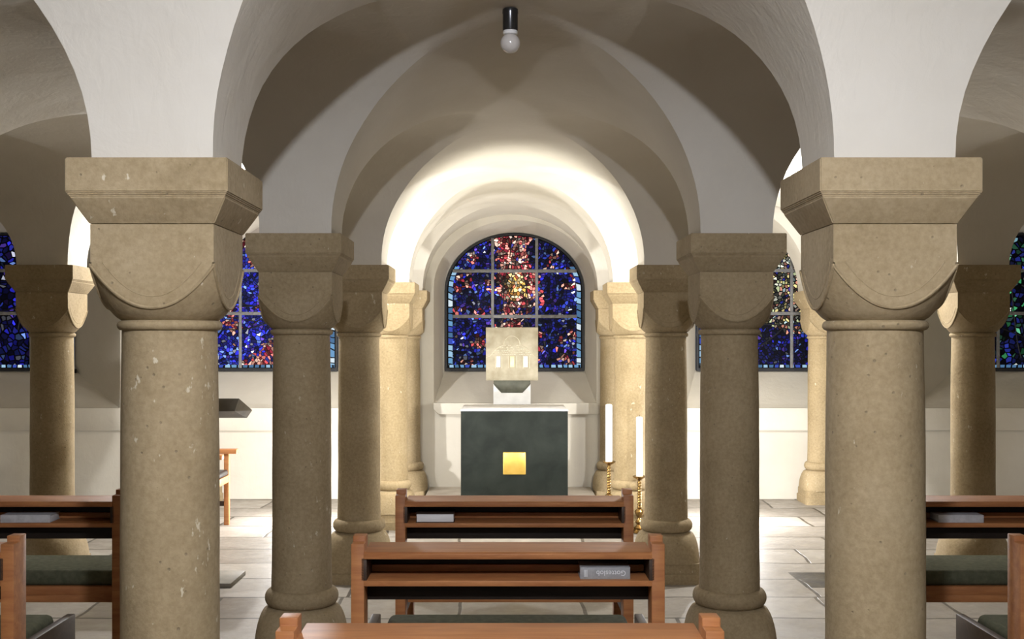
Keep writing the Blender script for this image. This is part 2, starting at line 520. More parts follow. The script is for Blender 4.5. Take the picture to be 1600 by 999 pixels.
# ------------------------------------------------------------------ stained glass
def glass_mat(name, mode, seed):
    m, nt, bs = new_mat(name)
    t = nt.nodes.new('ShaderNodeTexCoord')
    sep = nd(nt, 'ShaderNodeSeparateXYZ')
    nt.links.new(t.outputs['Object'], sep.inputs[0])
    X, Z = sep.outputs[0], sep.outputs[2]
    wn = nd(nt, 'ShaderNodeTexNoise')
    wn.inputs['Scale'].default_value = 5.0
    wn.inputs['Detail'].default_value = 2
    nt.links.new(t.outputs['Object'], wn.inputs['Vector'])
    wsub = nd(nt, 'ShaderNodeVectorMath', operation='SUBTRACT')
    wsub.inputs[1].default_value = (0.5, 0.5, 0.5)
    nt.links.new(wn.outputs['Color'], wsub.inputs[0])
    wsc = nd(nt, 'ShaderNodeVectorMath', operation='SCALE')
    wsc.inputs['Scale'].default_value = 0.10
    nt.links.new(wsub.outputs[0], wsc.inputs[0])
    va = nd(nt, 'ShaderNodeVectorMath', operation='ADD')
    nt.links.new(t.outputs['Object'], va.inputs[0]); nt.links.new(wsc.outputs[0], va.inputs[1])
    s2 = nd(nt, 'ShaderNodeSeparateXYZ'); nt.links.new(va.outputs[0], s2.inputs[0])
    cb = nd(nt, 'ShaderNodeCombineXYZ')
    nt.links.new(s2.outputs[0], cb.inputs[0]); nt.links.new(s2.outputs[2], cb.inputs[1])
    cb.inputs[2].default_value = seed
    SC = {'centre': 33.0, 'left': 32.0, 'right': 31.0, 'farleft': 19.0, 'farright': 19.0}[mode]
    vo = nd(nt, 'ShaderNodeTexVoronoi', voronoi_dimensions='2D')
    vo.inputs['Scale'].default_value = SC
    nt.links.new(cb.outputs[0], vo.inputs['Vector'])
    ve = nd(nt, 'ShaderNodeTexVoronoi', voronoi_dimensions='2D', feature='DISTANCE_TO_EDGE')
    ve.inputs['Scale'].default_value = SC
    nt.links.new(cb.outputs[0], ve.inputs['Vector'])
    rc = nd(nt, 'ShaderNodeSeparateColor'); nt.links.new(vo.outputs['Color'], rc.inputs[0])
    R1, R2, R3 = rc.outputs
    pp = nd(nt, 'ShaderNodeSeparateXYZ'); nt.links.new(vo.outputs['Position'], pp.inputs[0])
    PX, PZ = pp.outputs[0], pp.outputs[1]
    pv = nd(nt, 'ShaderNodeCombineXYZ'); nt.links.new(PX, pv.inputs[0]); nt.links.new(PZ, pv.inputs[1])
    pv.inputs[2].default_value = seed * 3.1
    zn = tex_noise(nt, pv.outputs[0], {'centre': 3.6, 'left': 3.4}.get(mode, 3.2), 2, 0.5)
    zn2 = tex_noise(nt, pv.outputs[0], 6.0, 2, 0.5)
    blue = ramp(nt, R1, [(0.0, (0.010, 0.012, 0.10)), (0.22, (0.018, 0.022, 0.26)), (0.45, (0.028, 0.03, 0.74)),
                         (0.68, (0.055, 0.10, 0.85)), (0.80, (0.10, 0.05, 0.45)), (0.88, (0.22, 0.38, 0.95)), (0.95, (0.70, 0.72, 0.90))], 'CONSTANT')
    red = ramp(nt, R1, [(0.0, (0.22, 0.015, 0.03)), (0.15, (0.50, 0.06, 0.07)), (0.34, (0.75, 0.20, 0.17)),
                        (0.54, (0.85, 0.40, 0.30)), (0.74, (0.90, 0.60, 0.48)), (0.9, (0.08, 0.07, 0.45)), (0.95, (0.9, 0.75, 0.65))], 'CONSTANT')
    gold = ramp(nt, R1, [(0.0, (0.55, 0.25, 0.05)), (0.25, (0.85, 0.50, 0.16)), (0.5, (0.92, 0.70, 0.32)), (0.75, (0.95, 0.85, 0.60)), (0.92, (0.8, 0.2, 0.1))], 'CONSTANT')
    spark = ramp(nt, R1, [(0.0, (0.75, 0.75, 0.62)), (0.25, (0.80, 0.68, 0.28)), (0.42, (0.55, 0.62, 0.35)), (0.58, (0.72, 0.30, 0.20)),
                          (0.72, (0.80, 0.55, 0.42)), (0.84, (0.45, 0.60, 0.62)), (0.93, (0.05, 0.06, 0.6))], 'CONSTANT')
    green = ramp(nt, R1, [(0.0, (0.01, 0.012, 0.05)), (0.3, (0.015, 0.02, 0.14)), (0.52, (0.03, 0.05, 0.42)), (0.68, (0.06, 0.42, 0.16)), (0.8, (0.16, 0.62, 0.34)),
                          (0.9, (0.25, 0.5, 0.6)), (0.96, (0.8, 0.85, 0.8))], 'CONSTANT')
    dark = mth(nt, 'MULTIPLY', mth(nt, 'POWER', R2, 2.2), 1.45)
    if mode == 'centre':
        ax = mth(nt, 'ABSOLUTE', PX)
        wv = mth(nt, 'ADD', 0.165, mth(nt, 'MULTIPLY', mth(nt, 'SINE', mth(nt, 'MULTIPLY_ADD', PZ, 10.5, -1.3)), 0.03))
        wv = mth(nt, 'ADD', wv, mth(nt, 'MULTIPLY', mth(nt, 'SUBTRACT', zn, 0.5), 0.40))
        fig = mth(nt, 'MULTIPLY_ADD', mth(nt, 'SUBTRACT', wv, ax), 9.0, 0.5, clamp=True)
        side = mth(nt, 'GREATER_THAN', zn2, 0.585)
        isred = mth(nt, 'MAXIMUM', fig, mth(nt, 'MULTIPLY', side, 0.7))
        isred = mth(nt, 'GREATER_THAN', isred, mth(nt, 'MULTIPLY_ADD', R3, 0.8, 0.1))
        dz = mth(nt, 'SUBTRACT', PZ, 0.86)
        gd = mth(nt, 'SQRT', mth(nt, 'ADD', mth(nt, 'MULTIPLY', PX, PX), mth(nt, 'MULTIPLY', mth(nt, 'MULTIPLY', dz, dz), 0.6)))
        isgold = mth(nt, 'LESS_THAN', gd, mth(nt, 'MULTIPLY_ADD', R3, 0.05, 0.09))
        c = mixc(nt, isred, blue, red)
        c = mixc(nt, isgold, c, gold)
        gain = mth(nt, 'MULTIPLY_ADD', isred, 0.75, mth(nt, 'MULTIPLY_ADD', mth(nt, 'GREATER_THAN', zn, 0.50), 1.2, 0.38))
        gain = mth(nt, 'MAXIMUM', gain, mth(nt, 'MULTIPLY', isgold, 1.2))
        low = 0.05
    elif mode == 'left':
        isred = mth(nt, 'MULTIPLY', mth(nt, 'GREATER_THAN', zn, 0.56), mth(nt, 'GREATER_THAN', R3, 0.2))
        c = mixc(nt, isred, blue, red)
        gain = mth(nt, 'MULTIPLY_ADD', mth(nt, 'GREATER_THAN', zn2, 0.45), 0.6, 1.0)
        low = 0.2
    elif mode == 'right':
        up = mth(nt, 'GREATER_THAN', mth(nt, 'ADD', PZ, mth(nt, 'MULTIPLY', mth(nt, 'SUBTRACT', zn, 0.5), 0.9)), 0.34)
        up = mth(nt, 'MULTIPLY', up, mth(nt, 'GREATER_THAN', R3, 0.12))
        c = mixc(nt, up, blue, spark)
        gain = mth(nt, 'MULTIPLY_ADD', up, 0.3, 0.65)
        low = 0.04
        dark = mth(nt, 'MULTIPLY', mth(nt, 'POWER', R2, 2.4), 1.45)
    elif mode == 'farleft':
        c = blue
        gain = mth(nt, 'MULTIPLY_ADD', mth(nt, 'GREATER_THAN', zn2, 0.48), 0.55, 0.4)
        low = 0.06
    else:
        c = green
        gain = mth(nt, 'MULTIPLY_ADD', mth(nt, 'GREATER_THAN', zn2, 0.47), 0.75, 0.25)
        low = 0.04
    bright = mth(nt, 'MULTIPLY', mth(nt, 'MULTIPLY_ADD', dark, 1.15 - low, low), gain)
    lead_w = {'centre': 0.12, 'left': 0.10, 'right': 0.15}.get(mode, 0.13)
    lead = mth(nt, 'GREATER_THAN', ve.outputs['Distance'], lead_w)
    bright = mth(nt, 'MULTIPLY', bright, lead)
    vm = nd(nt, 'ShaderNodeVectorMath', operation='SCALE')
    nt.links.new(c, vm.inputs[0]); nt.links.new(bright, vm.inputs['Scale'])
    body = vm.outputs[0]
    # border of pale blue panes along the jambs and the sill
    zz = mth(nt, 'DIVIDE', mth(nt, 'MAXIMUM', mth(nt, 'SUBTRACT', Z, GSP - GZ0), 0.0), GRISE)
    xx = mth(nt, 'DIVIDE', X, GH)
    e = mth(nt, 'SQRT', mth(nt, 'ADD', mth(nt, 'MULTIPLY', xx, xx), mth(nt, 'MULTIPLY', zz, zz)))
    jam = mth(nt, 'MULTIPLY', mth(nt, 'GREATER_THAN', e, 0.905), mth(nt, 'LESS_THAN', Z, 1.06))
    frac_in = mth(nt, 'ADD', mth(nt, 'MULTIPLY', Z, 15.0), mth(nt, 'ADD', mth(nt, 'MULTIPLY', X, 3.5), mth(nt, 'MULTIPLY', wn.outputs[0], 1.4)))
    dash = mth(nt, 'GREATER_THAN', mth(nt, 'FRACT', frac_in), 0.2)
    wnz = nd(nt, 'ShaderNodeTexWhiteNoise', noise_dimensions='2D')
    wc = nd(nt, 'ShaderNodeCombineXYZ')
    nt.links.new(mth(nt, 'FLOOR', frac_in), wc.inputs[0]); nt.links.new(mth(nt, 'SIGN', X), wc.inputs[1])
    nt.links.new(wc.outputs[0], wnz.inputs['Vector'])
    pal = [(0.0, (0.07, 0.17, 0.32)), (0.3, (0.15, 0.34, 0.58)), (0.55, (0.34, 0.56, 0.76)), (0.72, (0.70, 0.82, 0.90)), (0.86, (0.04, 0.08, 0.45))]
    jc = ramp(nt, wnz.outputs[0], pal, 'CONSTANT')
    bot = mth(nt, 'LESS_THAN', Z, 0.044)
    fb = mth(nt, 'ADD', mth(nt, 'MULTIPLY', X, 17.0), mth(nt, 'MULTIPLY', wn.outputs[0], 1.5))
    dashb = mth(nt, 'MULTIPLY', mth(nt, 'GREATER_THAN', mth(nt, 'FRACT', fb), 0.3), mth(nt, 'GREATER_THAN', Z, 0.016))
    wnb = nd(nt, 'ShaderNodeTexWhiteNoise', noise_dimensions='1D')
    nt.links.new(mth(nt, 'FLOOR', fb), wnb.inputs['W'])
    bc = ramp(nt, wnb.outputs[0], pal, 'CONSTANT')
    rim = mth(nt, 'LESS_THAN', e, 0.965)
    gap_out = mth(nt, 'MULTIPLY', mth(nt, 'MULTIPLY', dash, rim), 1.0)
    jcol = mixc(nt, gap_out, (0, 0, 0), jc)
    bcol = mixc(nt, dashb, (0, 0, 0), bc)
    res = mixc(nt, jam, body, jcol)
    res = mixc(nt, bot, res, bcol)
    res = mixc(nt, mth(nt, 'GREATER_THAN', e, 0.965), res, (0, 0, 0))
    nt.links.new(res, bs.inputs['Emission Color'])
    bs.inputs['Emission Strength'].default_value = 1.0
    bs.inputs['Base Color'].default_value = (0.003, 0.003, 0.004, 1)
    bs.inputs['Roughness'].default_value = 0.5
    bs.inputs['Specular IOR Level'].default_value = 0.06
    return m

def rim_pts(h, z0, sp, rise, n=40):
    pts = [(-h, z0), (-h, sp)]
    for k in range(1, n):
        a = PI - PI * k / n
        pts.append((h * math.cos(a), sp + rise * math.sin(a)))
    pts += [(h, sp), (h, z0)]
    return pts

def zarch(x):
    return GSP - GZ0 + GRISE * math.sqrt(max(0, 1 - (x / GH) ** 2))

MODES = ['farleft', 'left', 'centre', 'right', 'farright']
for n, (nc, mode) in enumerate(zip(NICHE, MODES)):
    cx = nc[0]
    sp = GSP - GZ0
    # frame: a flat iron surround following the opening
    bm = bmesh.new()
    o_ = rim_pts(GH + 0.008, -0.022, sp, GRISE + 0.008)
    i_ = rim_pts(GH - 0.012, 0.010, sp, GRISE - 0.012)
    for y0, y1 in ((-0.02, 0.02),):
        vo_f = [bm.verts.new((x, y0, z)) for x, z in o_]; vi_f = [bm.verts.new((x, y0, z)) for x, z in i_]
        vo_b = [bm.verts.new((x, y1, z)) for x, z in o_]; vi_b = [bm.verts.new((x, y1, z)) for x, z in i_]
        m_ = len(o_)
        for i in range(m_):
            j = (i + 1) % m_
            bm.faces.new((vo_f[i], vo_f[j], vi_f[j], vi_f[i]))
            bm.faces.new((vo_b[i], vi_b[i], vi_b[j], vo_b[j]))
            bm.faces.new((vi_f[i], vi_f[j], vi_b[j], vi_b[i]))
            bm.faces.new((vo_f[i], vo_b[i], vo_b[j], vo_f[j]))
    fr = finish('window_%d' % (n + 1), bm, M['lead'], loc=(cx, GY, GZ0))
    fr['kind'] = 'structure'
    bm = bmesh.new()
    g = rim_pts(GH - 0.006, 0.004, sp, GRISE - 0.006)
    ngon_prism(bm, g, 'y', -0.004, 0.004)
    finish('stained_glass', bm, glass_mat('stained_glass_' + mode, mode, 1.7 + 2.3 * n), fr, smooth=False)
    bw = 0.013
    if mode == 'centre':
        hs, vs = (0.545, 1.015), (-0.228, 0.228)
    else:
        hs, vs = (0.575, 1.02), (-0.29, 0.29)
        if mode == 'left': vs = (-0.287, 0.29)
        if mode == 'right': vs = (-0.29, 0.265)
    for z in hs:
        xm = GH * math.sqrt(max(0, 1 - (max(0, z - sp) / GRISE) ** 2)) - 0.02
        if mode == 'centre':
            xm = min(xm, 0.64)
        bm = bmesh.new()
        box(bm, -xm, xm, -0.030, -0.006, z - 0.017, z + 0.017, 0.003)
        for k in range(-4, 5):
            bx = k * xm / 4.6
            lathe_r = 0.007
            box(bm, bx - lathe_r, bx + lathe_r, -0.038, -0.028, z - lathe_r, z + lathe_r, 0.003)
        finish('crossbar', bm, M['iron'], fr)
    for x in vs:
        bm = bmesh.new()
        box(bm, x - 0.015, x + 0.015, -0.026, -0.006, 0.012, zarch(x) - 0.012, 0.003)
        finish('upright_bar', bm, M['iron'], fr)
    # heavy lead lines of the design
    bm = bmesh.new()
    if mode == 'centre':
        for s in (-1, 1):
            for x0, x1, z0, z1, bow in ((0.05, 0.16, 1.10, 0.55, 0.02), (0.03, 0.05, 1.36, 1.15, 0.0), (0.10, 0.20, 0.55, 0.16, 0.03),
                                        (0.24, 0.12, 1.20, 0.62, -0.05)):
                tube(bm, [(s * (x0 + (x1 - x0) * t / 10 + bow * math.sin(PI * t / 10)), -0.005, z0 + (z1 - z0) * t / 10) for t in range(11)], 0.006, 4)
        for z, hw, bow in ((1.13, 0.25, -0.05), (0.73, 0.16, -0.03), (0.585, 0.22, -0.04)):
            tube(bm, [(hw * t / 8, -0.005, z + bow * (1 - (t / 8) ** 2)) for t in range(-8, 9)], 0.006, 4)
    else:
        rnd = random.Random(n + 5)
        for k in range(7 if mode == 'left' else 2):
            a0, a1 = rnd.uniform(-0.6, 0.6), rnd.uniform(-0.6, 0.6)
            z0, z1 = rnd.uniform(0.05, 0.5), rnd.uniform(0.55, 1.0)
            if k % 2:
                z0, z1, a0, a1 = rnd.uniform(0.1, 0.9), rnd.uniform(0.1, 0.9), -0.62, 0.62
            bow = rnd.uniform(-0.15, 0.15)
            tube(bm, [(a0 + (a1 - a0) * t / 12, -0.005, min(z0 + (z1 - z0) * t / 12 + bow * math.sin(PI * t / 12), 1.1)) for t in range(13)], 0.006, 4)
    finish('lead_tracery', bm, M['lead'], fr)
    if mode == 'farleft':
        bm = bmesh.new()
        box(bm, 0.69, 0.76, -0.09, -0.01, -0.04, 0.0, 0.005)
        finish('sill_bracket', bm, M['lead'], fr)

# ------------------------------------------------------------------ columns
def sq_ring(h, z):
    return [(-h, -h, z), (h, -h, z), (h, h, z), (-h, h, z)]

def superring(h, p, z, n=64):
    pts = []
    for i in range(n):
        a = 2 * PI * i / n
        c, s = math.cos(a), math.sin(a)
        r = h / (abs(c) ** p + abs(s) ** p) ** (1 / p)
        pts.append((r * c, r * s, z))
    return pts

def make_column(label, group):
    root = thing('stone_column', label, 'column', group=group)
    root['kind'] = 'thing'
    # abacus
    bm = bmesh.new()
    A, W = 0.2155, 0.166
    loft(bm, [sq_ring(W, 1.858), sq_ring(W + 0.004, 1.862), sq_ring(A - 0.008, 1.926), sq_ring(A - 0.008, 1.934), sq_ring(A, 1.938), sq_ring(A, SPRING)])
    bmesh.ops.bevel(bm, geom=[e for e in bm.edges if e.calc_length() > 0.1 or abs(e.verts[0].co.z - e.verts[1].co.z) > 0.03], offset=0.003, segments=2, affect='EDGES')
    finish('abacus', bm, M['stone'], root, angle=28)
    # cushion capital
    zb, zt = 1.600, 1.858
    bm = bmesh.new()
    def Rz(t):
        return 0.130 + 0.106 * min(t / 0.58, 1.0) ** 0.72
    rings = []
    NT = 28
    for k in range(NT + 1):
        t = k / NT
        R = Rz(t)
        ring = []
        for i in range(160):
            a = 2 * PI * i / 160
            r = min(W / max(abs(math.cos(a)), abs(math.sin(a))), R)
            ring.append((r * math.cos(a), r * math.sin(a), zb + (zt - zb) * t))
        rings.append(ring)
    loft(bm, rings)
    cap = finish('capital', bm, M['stone'], root, angle=20)
    bm = bmesh.new()
    side = []
    for k in range(61):
        t = k / 60 * 0.6
        R = Rz(t)
        if R >= W:
            s = math.sqrt(max(0, R * R - W * W))
            side.append((min(s, W), zb + (zt - zb) * t))
    line = [(-s, z) for s, z in reversed(side)] + [(s, z) for s, z in side]
    for q in range(4):
        ca, sa = math.cos(q * PI / 2), math.sin(q * PI / 2)
        tube(bm, [(ca * s + sa * W, sa * s - ca * W, z) for s, z in line], 0.0045, 6)
        inner = [(s * 0.80, zt - 0.075 + (z - zt + 0.075) * 0.80) for s, z in line]
        tube(bm, [(ca * s + sa * (W - 0.001), sa * s - ca * (W - 0.001), z) for s, z in inner], 0.0022, 5)
    finish('shield_moulding', bm, M['stone'], cap)
    # neck ring
    bm = bmesh.new()
    pr = [(0.118, 1.572)]
    for k in range(9):
        a = -PI / 2 + PI * k / 8
        pr.append((0.131 + 0.0135 * math.cos(a), 1.587 + 0.014 * math.sin(a)))
    pr.append((0.118, 1.602))
    lathe(bm, pr, 48)
    finish('neck_ring', bm, M['stone'], root)
    # shaft with a slight taper
    bm = bmesh.new()
    pr = []
    for k in range(25):
        t = k / 24
        z = 0.385 + (1.575 - 0.385) * t
        pr.append((0.140 - 0.0085 * t - 0.0015 * math.sin(t * 7), z))
    lathe(bm, pr, 48)
    for v in bm.verts:
        d = noise.noise(v.co * 6.0) * 0.0016
        v.co.x *= 1 + d / 0.13
        v.co.y *= 1 + d / 0.13
    finish('shaft', bm, M['stone'], root)
    # base: torus over a swelling bell with corner spurs, on a low plinth
    bm = bmesh.new()
    pr = [(0.12, 0.312)]
    for k in range(13):
        a = -PI / 2 + PI * k / 12
        pr.append((0.138 + 0.032 * math.cos(a), 0.354 + 0.040 * math.sin(a)))
    pr.append((0.12, 0.397))
    lathe(bm, pr, 48)
    finish('base_torus', bm, M['stone'], root)
    bm = bmesh.new()
    rings = []
    for t in range(13):
        u = t / 12
        z = 0.128 + (0.316 - 0.128) * u
        h = 0.150 + 0.056 * math.sqrt(max(0, 1 - u ** 2.4)) if u < 1 else 0.146
        p = 3.6 - 1.6 * u
        rings.append(superring(h, p, z))
    loft(bm, rings)
    finish('base_bell', bm, M['stone'], root)
    bm = bmesh.new()
    loft(bm, [superring(0.204, 12, 0.0), superring(0.204, 12, 0.066), superring(0.194, 12, 0.070), superring(0.194, 12, 0.130)])
    finish('plinth', bm, M['stone'], root)
    return root

GCOL = 'stone columns of the crypt'
cols = [
    (-1, 3.18, 'large pale sandstone column nearest the camera on the left'),
    (1, 3.18, 'large pale sandstone column nearest the camera on the right'),
    (-1, 5.24, 'brown sandstone column second in the left row, left of the middle pew'),
    (1, 5.24, 'brown sandstone column second in the right row, right of the middle pew'),
    (-1, 7.30, 'dark shaded sandstone column third in the left row, behind the brown one'),
    (1, 7.30, 'dark shaded sandstone column third in the right row, beside the candles'),
    (-1, 9.36, 'brightly lit cream column fourth in the left row, left of the altar'),
    (1, 9.36, 'brightly lit cream column fourth in the right row, behind the candles'),
    (-1, 10.765, 'last column of the left row, against the wall left of the altar'),
    (1, 10.765, 'last column of the right row, against the wall right of the altar'),
    (-3, 7.30, 'dark greenish column in the left aisle behind the dark pew'),
    (3, 7.30, 'dark greenish column in the right aisle behind the dark pew'),
    (3, 10.765, 'white-lit column against the end wall of the right aisle, half hidden'),
    (-3, 10.765, 'column against the end wall of the left aisle behind the near column'),
    (-3, 9.36, 'column in the left aisle one bay before the end wall'),
    (3, 9.36, 'column in the right aisle one bay before the end wall'),
    (-1, 1.12, 'sandstone column left of the viewer, one bay before the near columns'),
    (1, 1.12, 'sandstone column right of the viewer, one bay before the near columns'),
    (-3, 5.24, 'column in the left aisle beside the dark pew, outside the view'),
    (3, 5.24, 'column in the right aisle beside the dark pew, outside the view'),
]
c0 = None
for cx, cy, lab in cols:
    loc = (cx + AX, cy, 0)
    if c0 is None:
        c0 = make_column(lab, GCOL)
        c0.location = loc
    else:
        copy_thing(c0, loc, lab)

# ------------------------------------------------------------------ pews
PW = 0.53
def make_pew(label):
    root = thing('church_pew', label, 'pew', group='wooden pews of the crypt')
    wd = M['wood']
    for s in (-1, 1):
        bm = bmesh.new()
        xa, xb = (s * PW, s * (PW - 0.045)) if s < 0 else (PW - 0.045, PW)
        pts = [(0.0, 0.0), (0.10, 0.0), (0.10, 0.878), (0.048, 0.878), (0.048, 0.858), (0.0, 0.858)]
        ngon_prism(bm, pts, 'x', xa, xb, 0.003)
        finish('end_post', bm, wd, root)
        bm = bmesh.new()
        box(bm, xa + 0.004, xb - 0.004, 0.49, 0.55, 0.0, 0.302, 0.003)
        finish('front_leg', bm, wd, root)
        bm = bmesh.new()
        box(bm, xa + 0.006, xb - 0.006, 0.098, 0.56, 0.30, 0.488, 0.004)
        finish('side_panel', bm, M['darkwood'], root)['label'] = 'dark side panel'
    i = PW - 0.044
    bm = bmesh.new()
    ngon_prism(bm, [(-0.008, 0.808), (0.172, 0.812), (0.172, 0.835), (0.0, 0.831), (-0.008, 0.826)], 'x', -i, i, 0.002)
    finish('top_rail', bm, wd, root)
    bm = bmesh.new()
    box(bm, -i, i, -0.004, 0.168, 0.716, 0.735, 0.002)
    finish('book_shelf', bm, wd, root)
    bm = bmesh.new()
    box(bm, -i, i, 0.150, 0.168, 0.735, 0.759, 0.002)
    finish('shelf_lip', bm, wd, root)
    for s in (-1, 1):
        bm = bmesh.new()
        box(bm, s * i - 0.009, s * i + 0.009, 0.0, 0.168, 0.7345, 0.810, 0.001)
        finish('shelf_cheek', bm, M['darkwood'], root)
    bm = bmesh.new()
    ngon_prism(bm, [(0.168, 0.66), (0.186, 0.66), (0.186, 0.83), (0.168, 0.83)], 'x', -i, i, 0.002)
    finish('back_panel', bm, M['shadewood'], root)  # shade under the top rail is put into this panel's colour
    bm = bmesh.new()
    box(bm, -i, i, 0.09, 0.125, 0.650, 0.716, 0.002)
    finish('apron', bm, M['shadewood'], root)
    bm = bmesh.new()
    box(bm, -i, i, 0.13, 0.545, 0.385, 0.425, 0.004)
    finish('seat_board', bm, wd, root)
    for y in (0.13, 0.50):
        bm = bmesh.new()
        box(bm, -i, i, y, y + 0.025, 0.352, 0.386, 0.003)
        finish('seat_rail', bm, wd, root)
    bm = bmesh.new()
    box(bm, -i + 0.03, i - 0.03, 0.135, 0.54, 0.424, 0.495, 0.028, 4)
    finish('seat_cushion', bm, M['cushion'], root)['label'] = 'dark green seat cushion'
    return root
pew0 = make_pew('orange-brown wooden pew nearest the camera, only its top rail showing')
pew0.location = (-0.012, 2.64, 0)
copy_thing(pew0, (0.010, 3.78, 0), 'reddish wooden pew in the middle with a grey book at its right')
copy_thing(pew0, (0.042, 4.98, 0), 'reddish wooden pew in front of the altar with a white book at its left')
aisle_left = copy_thing(pew0, (-2.209, 4.98, 0), 'dark pew in the left aisle holding a grey book, behind the near column')
aisle_right = copy_thing(pew0, (2.318, 4.98, 0), 'dark pew in the right aisle holding a pale book, behind the near column')
aisle_left.scale.x = aisle_right.scale.x = 0.95
copy_thing(pew0, (-2.188, 3.78, 0), 'orange pew post at the lower left edge of the photo')
copy_thing(pew0, (2.270, 3.78, 0), 'orange pew post at the lower right edge of the photo')

# ------------------------------------------------------------------ hymn books
def make_book(label, loc, w, dp, h, cover, rz=0.0, text=None, spine=True):
    t = thing('hymn_book', label, 'book', loc, rz, 'hymn books in the pew shelves')
    c = 0.0028
    bm = bmesh.new()
    box(bm, -w / 2 + 0.004, w / 2 - 0.004, -dp / 2 + 0.003, dp / 2 - 0.004, c, h - c, 0.001)
    finish('pages', bm, M['page'], t)['label'] = 'white page edges'
    bm = bmesh.new()
    box(bm, -w / 2, w / 2, -dp / 2, dp / 2, 0, c, 0.0008)
    box(bm, -w / 2, w / 2, -dp / 2, dp / 2, h - c, h, 0.0008)
    if spine:
        box(bm, -w / 2, w / 2, -dp / 2 - 0.003, -dp / 2 + 0.002, 0, h, 0.001)
    finish('cover', bm, cover, t)
    if text:
        cu = bpy.data.curves.new('lettering', 'FONT')
        cu.body = text
        cu.size = h * 0.62
        cu.extrude = 0.0003
        tmp = bpy.data.objects.new('lettering', cu)
        COL.objects.link(tmp)
        dg = bpy.context.evaluated_depsgraph_get()
        me = bpy.data.meshes.new_from_object(tmp.evaluated_get(dg))
        bpy.data.objects.remove(tmp)
        me.materials.clear()
        me.materials.append(M['letter'])
        o = bpy.data.objects.new('spine_lettering', me)
        COL.objects.link(o)
        o.parent = t
        # the book lies face down, so its title reads upside down
        o.rotation_euler = (PI / 2, PI, 0)
        o.location = (w / 2 - 0.014, -dp / 2 - 0.0034, h * 0.72)
        bm = bmesh.new()
        for k in range(4):
            box(bm, -w / 2 + 0.014 + k * 0.003, -w / 2 + 0.0155 + k * 0.003, -dp / 2 - 0.0036, -dp / 2 - 0.0028, h * 0.2, h * 0.8)
        finish('spine_stripes', bm, M['letter'], t)
    return t
make_book('grey hymn book lying in the middle pew, silver lettering on its spine', (0.340, 3.865, 0.735), 0.170, 0.12, 0.040, M['cover_grey'], 0.0, 'Gotteslob')
make_book('white-edged book lying at the left of the pew before the altar', (-0.312, 5.055, 0.735), 0.172, 0.12, 0.040, M['darkwood'], 0.0, None, False)
make_book('long grey book lying in the dark pew of the left aisle', (-2.14, 5.055, 0.735), 0.22, 0.12, 0.034, M['cover_pale'], 0.03)
make_book('pale book lying in the dark pew of the right aisle', (2.035, 5.055, 0.735), 0.200, 0.12, 0.034, M['cover_pale'], -0.03)

# ------------------------------------------------------------------ sanctuary step, altar, tabernacle
bm = bmesh.new()
ngon_prism(bm, [(-0.86, 8.88), (0.97, 8.88), (0.97, 9.145), (0.838, 9.145), (0.838, 10.99), (-0.738, 10.99), (-0.738, 9.145), (-0.86, 9.145)], 'z', 0.0, 0.12, 0.006)
tag(finish('sanctuary_step', bm, M['step']), 'low stone step under the altar', 'step')

ALX, ALY, ALZ = 0.0805, 9.60, 0.12
alt = thing('altar', 'dark slate block altar with a gold square on its front', 'altar', (ALX, ALY, ALZ))
bm = bmesh.new()
box(bm, -0.459, 0.459, 0.0, 0.80, 0.0, 0.828, 0.004)
finish('altar_block', bm, M['slate'], alt)
bm = bmesh.new()
box(bm, -0.097, 0.097, -0.012, 0.01, 0.285, 0.477, 0.006, 3)
finish('gold_plaque', bm, M['gold'], alt)['label'] = 'square gold plaque'
bm = bmesh.new()
box(bm, -0.462, 0.462, -0.003, 0.803, 0.0, 0.012, 0.004, 3)
tag(finish('altar_cloth', bm, M['linen'], loc=(ALX, ALY, ALZ + 0.828)), 'white cloth covering the top of the dark altar', 'altar cloth')

tb = thing('tabernacle', 'square pale metal tabernacle with church relief on white pedestal behind the altar', 'tabernacle', (0.066, 10.55, 0.12))
bm = bmesh.new()
zt = 1.06
ngon_prism(bm, [(-0.176, 0), (0.176, 0), (0.176, zt - 0.035), (0.10, zt - 0.118), (-0.10, zt - 0.118), (-0.176, zt - 0.035)], 'y', 0, 0.32, 0.003)
finish('pedestal', bm, M['marble'], tb)
bm = bmesh.new()
ngon_prism(bm, [(-0.10, zt - 0.117), (0.10, zt - 0.117), (0.172, zt - 0.036), (0.172, zt), (-0.172, zt), (-0.172, zt - 0.036)], 'y', 0.012, 0.30, 0.003)
finish('neck', bm, M['bronze'], tb)
bm = bmesh.new()
box(bm, -0.245, 0.245, -0.03, 0.30, zt, zt + 0.50, 0.004)
fc = finish('case', bm, M['silver'], tb)
# relief of a domed church with three doors
yR = -0.031
cz = zt + 0.30
bm = bmesh.new()
tube(bm, [(0.075 * math.cos(PI * k / 16), yR, cz + 0.035 + 0.085 * math.sin(PI * k / 16)) for k in range(17)], 0.0042, 6)
for s in (-1, 1):
    tube(bm, [(s * (0.075 + 0.13 * t / 8), yR, cz + 0.03 - 0.10 * (t / 8) ** 1.8) for t in range(9)], 0.003, 5)
    tube(bm, [(s * 0.205, yR, cz - 0.07), (s * 0.243, yR, cz - 0.085)], 0.003, 5)
rnd = random.Random(3)
for r_ in range(6):
    z = cz + 0.03 - r_ * 0.017
    hw = 0.07 + 0.125 * min(1, (r_ / 5.0)) ** 0.6
    x = -hw
    while x < hw:
        w_ = rnd.uniform(0.008, 0.020)
        if rnd.random() < 0.62:
            box(bm, x, min(x + w_, hw), yR - rnd.uniform(0.001, 0.004), yR + 0.004, z - 0.0042, z + 0.0042, 0.001, 1)
        x += w_ + 0.004
